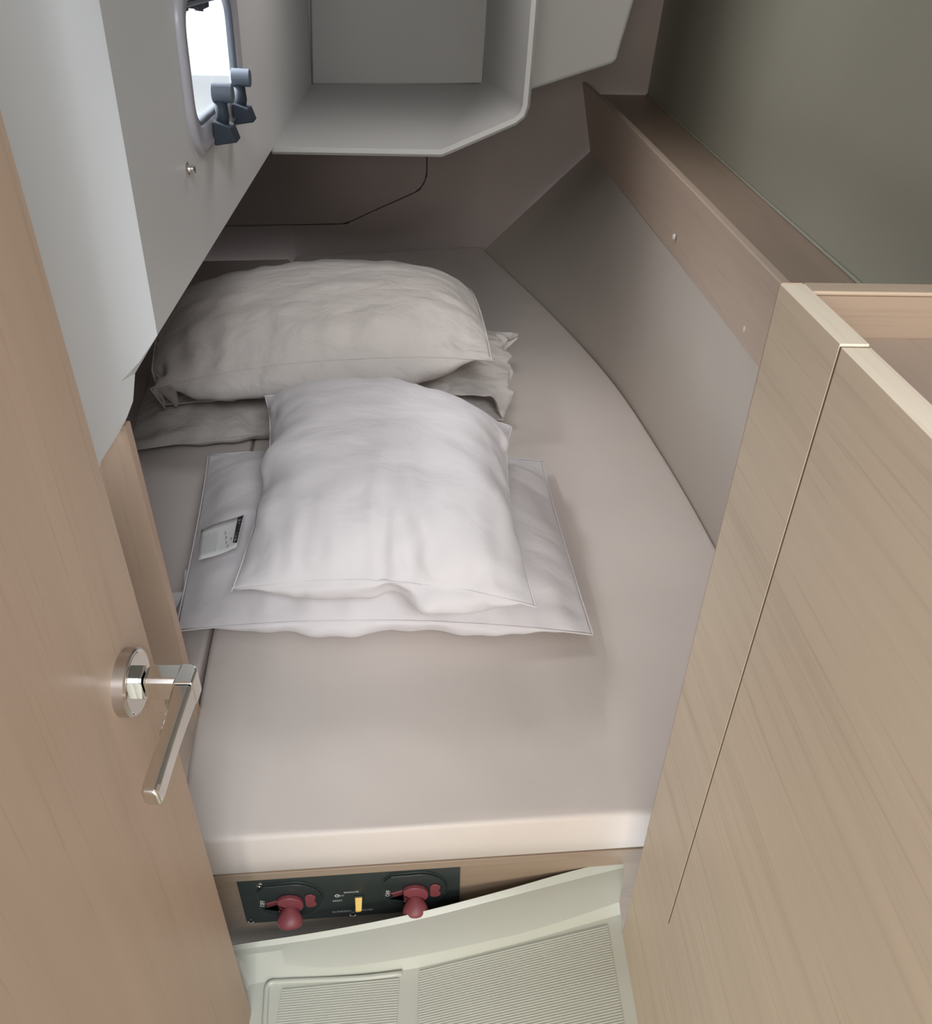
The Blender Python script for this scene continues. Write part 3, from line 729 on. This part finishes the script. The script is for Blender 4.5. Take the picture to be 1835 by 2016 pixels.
for i in range(23):
    for j in range(4): f.append((i * 4 + j, i * 4 + (j + 1) % 4, (i + 1) * 4 + (j + 1) % 4, (i + 1) * 4 + j))
f += [(0, 1, 2, 3), (95, 94, 93, 92)]
obj('shelf_board', v, f, 'oak_shelf', shelf)
# thin pale bead where the shelf meets the hull lining
MB().tube([(hx(y) - .003, y, ZS + .002) for y in ysh], 0.0028, 6).out('edge_bead', 'hull_lining', shelf, smooth=True)
for (u, v_) in ((1327, 466), (1468, 648)):
    p = at(u, v_, x=0.4395)
    MB().lathe(p + np.array((.002, 0, 0)), (-1, 0, 0), [(0, .0055), (.0025, .0055), (.0045, .0045), (.0052, .001)], 18).out('screw_cap', 'cap', shelf, label='white round screw cap')

# ================================================================== RIGHT LOCKER
XL, YF, YG, ZL, TK = 0.233, 0.563, 0.4515, 1.013, 0.018
lock = thing('side_locker', (0.40, 0.3, 0.0), 'pale oak locker with a fiddled top tray, right foreground', 'locker')
MB().box((XL, YG, 0.371), (XL + TK, YF - .004, ZL)).out('side_panel', 'oak_y', lock, bevel=0.0005)
MB().box((XL, -0.50, 0.0), (XL + TK, YF - .004, 0.3705)).out('lower_panel', 'oak_y', lock)
dr = MB().box((XL, -0.50, 0.3708), (XL + TK, YG - 0.0026, ZL - .001)).out('door', 'oak_y', lock, bevel=0.0005)
MB().box((XL + .0008, YF - .0038, 0.0), (XL + TK, YF, ZL)).out('edge_lipping', 'lipping', lock, bevel=0.0018, bseg=3)
MB().box((XL + .0004, YG - .0029, 0.3712), (XL + TK - .0004, YG + .0003, ZL - .0016)).out('door_gap_strip', 'groove', lock)
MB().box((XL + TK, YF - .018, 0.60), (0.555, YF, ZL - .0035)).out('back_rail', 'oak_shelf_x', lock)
MB().box((XL + TK, YF - .0188, ZL - .0034), (0.555, YF, ZL)).out('rail_cap', 'oak_x', lock, bevel=0.0012)  # top of the same rail, split off to keep its lit, lighter colour
MB().box((XL + TK + .0005, -0.50, 0.962), (0.555, YF - .0185, 0.979)).out('tray_floor', 'oak_shelf', lock)

# ================================================================== LEFT BULKHEAD POST AND DOOR
pe = at(363, 1307, y=0.79)[0]
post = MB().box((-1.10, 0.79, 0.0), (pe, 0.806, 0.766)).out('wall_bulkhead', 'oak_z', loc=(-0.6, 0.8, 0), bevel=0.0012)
tag(post, 'oak half bulkhead beside the mattress, behind the open door', kind='structure')
# visible left return of the berth base is closed by this board
tag(MB().box((-0.64, -0.52, 0.0), (-0.61, 0.80, 1.63)).box((-0.61, -0.52, 0.0), (-0.275, -0.49, 1.63)).out('wall_engine_side', 'gelcoat', loc=(-0.6, 0.0, 0.0)), 'white bulkhead behind the open door', kind='structure')
XD, YD, TD = -0.243, 0.488, 0.020
door = bpy.data.objects.new('door_1', None); COL.objects.link(door); door.location = (XD - TD / 2, 0.2, 0.0); tag(door, 'light oak cabin door standing open at the left with a chrome lever handle', kind='structure')
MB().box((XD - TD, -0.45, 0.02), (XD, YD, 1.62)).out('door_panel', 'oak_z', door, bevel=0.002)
hc = at(246, 1343, x=XD); hc[0] = XD
hn = MB().lathe(hc, (1, 0, 0), [(0, .0262), (.0085, .0262), (.0098, .0250), (.0100, .0235)], 64, ref=(0, 0, 1)).out('handle_rosette', 'satin', door, label='round chrome rosette')
for p in hn.data.polygons: p.use_smooth = True
hn.modifiers.new('e', 'EDGE_SPLIT').split_angle = math.radians(35)
face = MB().lathe(hc + np.array((.0100, 0, 0)), (1, 0, 0), [(0, .0238), (.0004, .0232)], 48).out('rosette_face', 'chrome', hn)
def sq(c, axis, up, hw_, hh_, ch):
    c = np.array(c); s_ = np.cross(up, axis)
    q = [(hw_ - ch, hh_), (hw_, hh_ - ch), (hw_, -hh_ + ch), (hw_ - ch, -hh_), (-hw_ + ch, -hh_), (-hw_, -hh_ + ch), (-hw_, hh_ - ch), (-hw_ + ch, hh_)]
    return [c + s_ * a + np.array(up) * b for a, b in q]
def loft(secs):
    v = [p for s_ in secs for p in s_]; n = len(secs[0]); f = []
    for i in range(len(secs) - 1):
        for j in range(n): f.append((i * n + j, i * n + (j + 1) % n, (i + 1) * n + (j + 1) % n, (i + 1) * n + j))
    f.append(list(range(n))[::-1]); f.append([(len(secs) - 1) * n + j for j in range(n)])
    return MB().add(v, f)
XE = hc[0] + 0.0555
p_el = np.array((XE - .008, hc[1], hc[2])); p_end = at(297, 1574, x=XE - .008)
print('handle', hc, p_end)
loft([sq(hc + np.array((x, 0, 0)), (1, 0, 0), (0, 0, 1), w_, h_, .0026) for x, w_, h_ in ((.010, .0092, .0112), (.0165, .0092, .0112))]).out('collar', 'chrome', hn, bevel=.0005)
neck = loft([sq(hc + np.array((x, 0, 0)), (1, 0, 0), (0, 0, 1), w_, h_, .0030) for x, w_, h_ in ((.0175, .0085, .0100), (.021, .0098, .0114), (.0425, .0100, .0114))]).out('handle_neck', 'chrome', door, bevel=.0006)
dv = _n(p_end - p_el); Llev = float(np.linalg.norm(p_end - p_el)); upv = _n(np.array((0, 0, 1.0)) - dv * dv[2]); sdv = np.cross(upv, dv)
# elbow: mitred block with a rounded outer corner, then the tapering lever
el = [np.array((x, y, 0)) for x, y in ((XE - .0135, .0095), (XE - .006, .0092), (XE - .002, .0070), (XE, .002), (XE, -.0120), (XE - .0150, -.0120), (XE - .0150, -.004))]
v = []
for h_ in (-.0114, .0114):
    for q in el: v.append((q[0], hc[1] + q[1], hc[2] + h_))
n = len(el)
MB().add(v, [list(range(n))[::-1], list(range(n, 2 * n))] + [(i, (i + 1) % n, (i + 1) % n + n, i + n) for i in range(n)]).out('handle_elbow', 'chrome', door, bevel=.0018, bseg=3)
secs = []
for t, w_, h_ in ((0.0, .0074, .0112), (.25, .0066, .0098), (.55, .0060, .0090), (.92, .0062, .0088), (.985, .0058, .0082), (1.0, .0046, .0068)):
    c_ = np.array((XE - .0076, hc[1] - .0124, hc[2])) * (1 - t) + np.array(p_end) * t; secs.append(sq(c_, dv, upv, w_, h_, .0022))
loft(secs).out('handle_lever', 'chrome', door, bevel=.0009, bseg=3)

# ================================================================== PILLOWS
def cloth_pillow(L, Wd, N, frames, press, seed, noise=0.004):
    """inflate a sewn cotton case once; returns its vertices, faces and the seam loop"""
    nx = N; ny = int(N * Wd / L); rs = np.random.RandomState(seed); vs = []; idx = {}
    for s in (1, -1):
        for j in range(ny + 1):
            for i in range(nx + 1):
                bd_ = i in (0, nx) or j in (0, ny)
                if bd_ and s == -1: idx[(s, i, j)] = idx[(1, i, j)]; continue
                idx[(s, i, j)] = len(vs)
                vs.append(((i / nx - .5) * L, (j / ny - .5) * Wd, 0 if bd_ else s * (.003 + noise * rs.rand())))
    fs = []
    for s in (1, -1):
        for j in range(ny):
            for i in range(nx):
                q_ = [idx[(s, i, j)], idx[(s, i + 1, j)], idx[(s, i + 1, j + 1)], idx[(s, i, j + 1)]]; fs.append(q_ if s == 1 else q_[::-1])
    loop = [idx[(1, i, 0)] for i in range(nx)] + [idx[(1, nx, j)] for j in range(ny)] + [idx[(1, i, ny)] for i in range(nx, 0, -1)] + [idx[(1, 0, j)] for j in range(ny, 0, -1)]
    corners = [idx[(1, 0, 0)], idx[(1, nx, 0)], idx[(1, nx, ny)], idx[(1, 0, ny)]]
    me = bpy.data.meshes.new('p'); me.from_pydata(vs, [], fs); me.update()
    o = bpy.data.objects.new('p', me); COL.objects.link(o)
    cm = o.modifiers.new('c', 'CLOTH'); s = cm.settings
    s.quality = 4; s.mass = .2; s.tension_stiffness = 25; s.compression_stiffness = 12; s.shear_stiffness = 8; s.bending_stiffness = .04
    s.use_pressure = True; s.uniform_pressure_force = press; s.effector_weights.gravity = 0
    s.tension_damping = 8; s.compression_damping = 8; s.shear_damping = 8; s.air_damping = 2
    cm.collision_settings.use_collision = False; cm.point_cache.frame_end = frames
    for fr in range(1, frames + 1): SC.frame_set(fr)
    e = o.evaluated_get(bpy.context.evaluated_depsgraph_get()).to_mesh()
    co = np.array([vv.co[:] for vv in e.vertices]); bpy.data.objects.remove(o); SC.frame_set(1)
    return dict(co=co, f=fs, loop=loop, cor=corners, L=L, W=Wd)
def smooth_co(T, it, loop_it=0):
    co = T['co'].copy(); ed = set(); lp = np.array(T['loop']); cs = np.isin(lp, T['cor'])
    for _ in range(loop_it):
        c_ = co[lp]; av = (np.roll(c_, 1, 0) + np.roll(c_, -1, 0)) / 2; co[lp] = np.where(cs[:, None], c_, c_ * .4 + av * .6)
    for q_ in T['f']:
        for a in range(4): ed.add((min(q_[a], q_[(a + 1) % 4]), max(q_[a], q_[(a + 1) % 4])))
    ed = np.array(list(ed)); lock_ = np.zeros(len(co), bool); lock_[T['loop']] = True
    for _ in range(it):
        s = np.zeros_like(co); c = np.zeros(len(co)); np.add.at(s, ed[:, 0], co[ed[:, 1]]); np.add.at(s, ed[:, 1], co[ed[:, 0]])
        np.add.at(c, ed[:, 0], 1); np.add.at(c, ed[:, 1], 1); nw = s / c[:, None]
        co = np.where(lock_[:, None], co, co * .5 + nw * .5)
    T['co'] = co; return T
T_sq = smooth_co(cloth_pillow(.5, .5, 60, 34, 3, 11), 1)
T_wd = smooth_co(cloth_pillow(.7, .5, 66, 34, 3, 1), 1)
T_sq = smooth_co(T_sq, 3, 6)
T_sm = smooth_co(dict(T_wd, co=T_wd['co'].copy()), 45, 160)
T_soft = smooth_co(cloth_pillow(.7, .42, 66, 18, 6, 5, noise=0.010), 1)

supports = []    # (verts, faces) of what lies beneath
def support_z(bvhs, x, y):
    h = ZM + .0035
    for b_ in bvhs:
        r = b_.ray_cast(Vector((x, y, 3.0)), Vector((0, 0, -1)))
        if r[0] is not None: h = max(h, r[0].z)
    return h
def place_pillow(T, corners, lift, thick, mat, label, on, flipx=False, flipy=False, pipe=0.0014, dents=(), up=1.0, dn=1.0, bow=(0, 0, 0, 0), group=None, sink=0.0, fill=0.75, belly=0.0, flat=0.6, push=(), wr=0.0, seed=0):
    """corners: front-left, front-right, back-right, back-left (world); lift: middle above the corner plane"""
    co = T['co'].copy()
    if flipx: co[:, 0] *= -1
    if flipy: co[:, 1] *= -1
    cx_ = np.abs(T['co'][T['cor'], 0]).mean(); cy_ = np.abs(T['co'][T['cor'], 1]).mean()
    s = co[:, 0] / cx_; t = co[:, 1] / cy_
    lc = np.stack([s, t], 1)[T['loop']]
    def edge(sel, a, b, q):      # |b| of the seam on one side as a function of a
        m = sel(lc); o_ = np.argsort(lc[m][:, a]); return np.interp(q, lc[m][o_, a], np.abs(lc[m][o_, b]))
    tf = edge(lambda l: (l[:, 1] < 0) & (np.abs(l[:, 1]) > np.abs(l[:, 0]) * .97), 0, 1, s); tb_ = edge(lambda l: (l[:, 1] > 0) & (np.abs(l[:, 1]) > np.abs(l[:, 0]) * .97), 0, 1, s)
    sl_ = edge(lambda l: (l[:, 0] < 0) & (np.abs(l[:, 0]) > np.abs(l[:, 1]) * .97), 1, 0, t); sr_ = edge(lambda l: (l[:, 0] > 0) & (np.abs(l[:, 0]) > np.abs(l[:, 1]) * .97), 1, 0, t)
    zl = T['co'][T['loop'], 2]
    def edgez(sel, a, q):
        m = sel(lc); o_ = np.argsort(lc[m][:, a]); return np.interp(q, lc[m][o_, a], zl[m][o_])
    zf = edgez(lambda l: (l[:, 1] < 0) & (np.abs(l[:, 1]) > np.abs(l[:, 0]) * .97), 0, s); zb = edgez(lambda l: (l[:, 1] > 0) & (np.abs(l[:, 1]) > np.abs(l[:, 0]) * .97), 0, s)
    co[:, 2] -= flat * (zf * np.clip((-t - .5) * 2.4, 0, 1) ** 2 + zb * np.clip((t - .5) * 2.4, 0, 1) ** 2)
    te = np.where(t < 0, tf, tb_); se = np.where(s < 0, sl_, sr_)
    s, t = s * (1 - fill + fill / se), t * (1 - fill + fill / te)
    Q = np.array(corners); w = [(1 - s) * (1 - t) / 4, (1 + s) * (1 - t) / 4, (1 + s) * (1 + t) / 4, (1 - s) * (1 + t) / 4]
    P = sum(w[k][:, None] * Q[k] for k in range(4))
    # bow: outward push of front, right, back, left edges
    wf, wr_, wb_, wl_ = [np.clip(q_, 0, 1) for q_ in ((1 - t) / 2, (1 + s) / 2, (1 + t) / 2, (1 - s) / 2)]
    es_ = (1 - np.clip(s * s, 0, 1)); et = (1 - np.clip(t * t, 0, 1))
    P[:, 1] += -bow[0] * es_ * wf + bow[2] * es_ * wb_; P[:, 0] += bow[1] * et * wr_ - bow[3] * et * wl_
    dep = np.clip(-co[:, 2], 0, None); dep = dep / max(1e-6, dep.max())
    P[:, 1] -= belly * np.clip(dep * 2.2, 0, 1) ** .7 * np.exp(-((1 + t) / .45) ** 2) * np.clip(1 - np.abs(s) ** 6, 0, 1)
    zt_ = co[:, 2] / np.abs(T['co'][:, 2]).max() * thick * .5
    zt_ = np.where(zt_ > 0, zt_ * up * (1 - .8 * np.clip(np.abs(s * t), 0, 1) ** 3), zt_ * dn)
    P[:, 2] += lift * (1 - np.clip(s * s, 0, 1) * np.clip(t * t, 0, 1)) + zt_
    if wr:
        ef = np.exp(-((1 - np.abs(t)) / .42) ** 2); es2 = np.exp(-((1 - np.abs(s)) / .35) ** 2)
        for i in range(len(P)):
            a_, b_ = float(s[i]), float(t[i])
            nv_ = nz_.noise(Vector((a_ * 10, b_ * 2.0, seed))) * ef[i] + nz_.noise(Vector((a_ * 2.0, b_ * 8, seed + 5))) * es2[i] + .55 * nz_.noise(Vector((a_ * 2.5 + b_, b_ * 5.5 - a_, seed + 9)))
            k_ = wr * nv_ * (1 - max(abs(a_), abs(b_)) ** 14)
            P[i, 2] += k_ * (1 if co[i, 2] > 0 else -.6); P[i, 1] -= k_ * .7 * max(0, -b_) ** 3
    for (ds, dt, rs_, rt, depth) in dents:
        k = np.exp(-((s - ds) / rs_) ** 2 - ((t - dt) / rt) ** 2); P[:, 2] -= np.where(co[:, 2] > 0, depth * k, 0)
    bvhs = [BVHTree.FromPolygons([tuple(q_) for q_ in a], b) for a, b in on]
    top_ = co[:, 2] > 1e-5
    for i in range(len(P)):
        h = support_z(bvhs, P[i, 0], P[i, 1]) - sink
        lo = h + (0.006 if top_[i] else 0.0015)
        if P[i, 2] < lo + .004:
            P[i, 2] = lo + max(0.0, (P[i, 2] - lo + .004)) * .5
    for _ in range(6):
        for b_ in [BVHTree.FromPolygons([tuple(q_) for q_ in a], b) for a, b in list(on) + list(push)]:
            for i in range(len(P)):
                r = b_.find_nearest(Vector(P[i]), 0.10)
                if r[0] is not None and (Vector(P[i]) - r[0]).dot(r[1]) < .005:
                    q_ = r[0] + r[1] * .006
                    if q_.z > ZM + .003: P[i] = q_
    base_ = tuple((Q.mean(0)[0], Q.mean(0)[1], float(P[:, 2].min())))
    o = obj('pillow', [tuple(p) for p in P], T['f'], mat, loc=base_, smooth=True, sub=1, fix=True)
    tag(o, label, 'pillow', group)
    lp = [P[i] for i in T['loop']]; 
    MB().tube(lp, pipe, 6, closed=True).out('piping', mat, o, smooth=True)
    supports.append((P, [q_[::-1] for q_ in T['f']] if flipx != flipy else T['f'])); return o, P
def C(u, v, z): return at(u, v, z=z)
ON = lambda *k: [supports[i] for i in k]
# aft stack, from the bottom up
pC, PC = place_pillow(T_sm, [C(248, 888, .325), C(992, 826, .325), C(935, 640, .32), C(330, 650, .32)], .015, .12, 'cotton_b',
    'bottom pillow of the aft stack, lying flat on the mattress', [], bow=(.004, 0, 0, 0), fill=.95, belly=.03, flat=.9, wr=.010, seed=1, group='pillows of the aft stack')
pB, PB = place_pillow(T_soft, [C(310, 800, .385), C(1016, 783, .385), C(1024, 655, .395), C(360, 640, .385)], .012, .06, 'cotton_b',
    'middle pillow of the aft stack, only its right corners sticking out', ON(0), group='pillows of the aft stack', flipx=True, fill=.7, belly=.01, wr=.008, seed=2)
pA, PA = place_pillow(T_sm, [C(296, 765, .46), C(968, 709, .515), C(921, 566, .49), C(335, 592, .46)], .030, .20, 'cotton_b',
    'plump crumpled cream pillow on top of the aft stack', ON(0, 1), flipy=True, bow=(.0, 0, .05, 0), up=.9, dn=1.2, pipe=.0022, fill=1.0, belly=.085, flat=.97, wr=.013, seed=3, group='pillows of the aft stack')
# forward pair
pD, PD = place_pillow(T_sm, [C(345, 1243, .338), C(1168, 1250, .326), C(1068, 908, .335), C(410, 896, .340)], .026, .15, 'cotton',
    'large white pillow lying on the mattress under the plump one nearest the camera', ON(), push=ON(0), flipx=True, fill=1.0, bow=(.0, -.012, -.01, -.012), belly=.035, flat=.97, wr=.009, seed=4, group='pillows of the forward pair')
pE, PE = place_pillow(T_sq, [C(457, 1163, .452), C(1056, 1195, .438), C(1008, 840, .465), C(521, 780, .475)], .028, .19, 'cotton',
    'plump white square pillow on top of the forward pair, nearest the camera', ON(3), push=ON(2), up=1.0, dn=.9, fill=.96, belly=.03, flat=.9, wr=.005, seed=6,
    bow=(-.004, -.022, .0, -.030), dents=((.0, -.86, .04, .22, .014), (.08, -.45, .05, .30, .006), (.30, -.35, .06, .35, .005)), group='pillows of the forward pair')

# ---- care tags sewn to the pillow seams
def strip_tag(pts, width_dir, w, parent, name='care_tag'):
    pts = catmull(pts, 6); wd = np.array(width_dir, float); v = []; n = len(pts)
    for p in pts: v += [tuple(p - wd * w / 2), tuple(p + wd * w / 2)]
    f = [(2 * i, 2 * i + 1, 2 * i + 3, 2 * i + 2) for i in range(n - 1)]
    o = obj(name, v, f, 'tag', parent, smooth=True); o.modifiers.new('s', 'SOLIDIFY').thickness = 0.0004
    return o, pts, wd
def tagq(pix, z4, parent, name='care_tag', nu=10, nv=6, wav=.0015):
    """tag from four corner points (pixel, height), gently curled"""
    q = [C(u, v, z) for (u, v), z in zip(pix, z4)]; v = []; f = []
    nr = _n(np.cross(q[1] - q[0], q[3] - q[0])); nr = nr if nr[2] > 0 else -nr
    G = {}
    for j in range(nv + 1):
        for i in range(nu + 1):
            a, b = i / nu, j / nv
            p = q[0] * (1 - a) * (1 - b) + q[1] * a * (1 - b) + q[2] * a * b + q[3] * (1 - a) * b
            G[(i, j)] = p + nr * (wav * math.sin(a * 5 + b * 2)); v.append(tuple(G[(i, j)]))
    for j in range(nv):
        for i in range(nu): f.append((j * (nu + 1) + i, j * (nu + 1) + i + 1, (j + 1) * (nu + 1) + i + 1, (j + 1) * (nu + 1) + i))
    o = obj(name, v, f, 'tag', parent, smooth=True); sm_ = o.modifiers.new('s', 'SOLIDIFY'); sm_.thickness = 0.0004; sm_.offset = 0
    def on(a, b, d=.0006):
        p = q[0] * (1 - a) * (1 - b) + q[1] * a * (1 - b) + q[2] * a * b + q[3] * (1 - a) * b
        return p + nr * (wav * math.sin(a * 5 + b * 2) + d)
    return o, on
# big tag from the left seam of the plump pillow: quads ordered (left-top, right-top, right-bottom, left-bottom)
tg, on = tagq([(396, 1044), (480, 1012), (466, 1078), (391, 1104)], (.440, .452, .448, .436), pE)
for k in range(9):
    a = .07 + .045 * k
    MB().tube([on(a, .25 + .02 * (k % 3)), on(a - .01, .6), on(a - .02, .9 - .04 * (k % 2))], 0.00025, 4).out('printed_line', 'print_grey', tg)
for k, (a, b) in enumerate(((.60, .35), (.63, .50), (.66, .66), (.72, .80), (.78, .60))):
    MB().tube([on(a, b), on(a + .03, b + .05), on(a, b + .09)], 0.0004, 4).out('printed_mark', 'print_black', tg)
b1_ = [on(.86, .03, .0007), on(.99, .03, .0007), on(.99, .88, .0007), on(.86, .80, .0007)]
bb = MB().add(b1_, [(0, 1, 2, 3)]).out('brand_band', 'print_black', tg, label='black printed band')
for k in range(7):
    b = .12 + .10 * k
    MB().tube([on(.885, b, .001), on(.955, b + .03, .001), on(.89, b + .06, .001)], 0.00035, 4).out('letter_stroke', 'print_white', tg)
t2, _o = tagq([(363, 1120), (376, 1124), (368, 1158), (362, 1160)], (.352, .350, .345, .345), pD, wav=.0008)
t3, on3 = tagq([(322, 1168), (361, 1164), (346, 1200), (330, 1212)], (.345, .350, .335, .33), pD, wav=.001)
for k in range(3): MB().tube([on3(.2 + .15 * k, .2), on3(.25 + .15 * k, .8)], 0.0003, 4).out('printed_line', 'print_grey', t3)
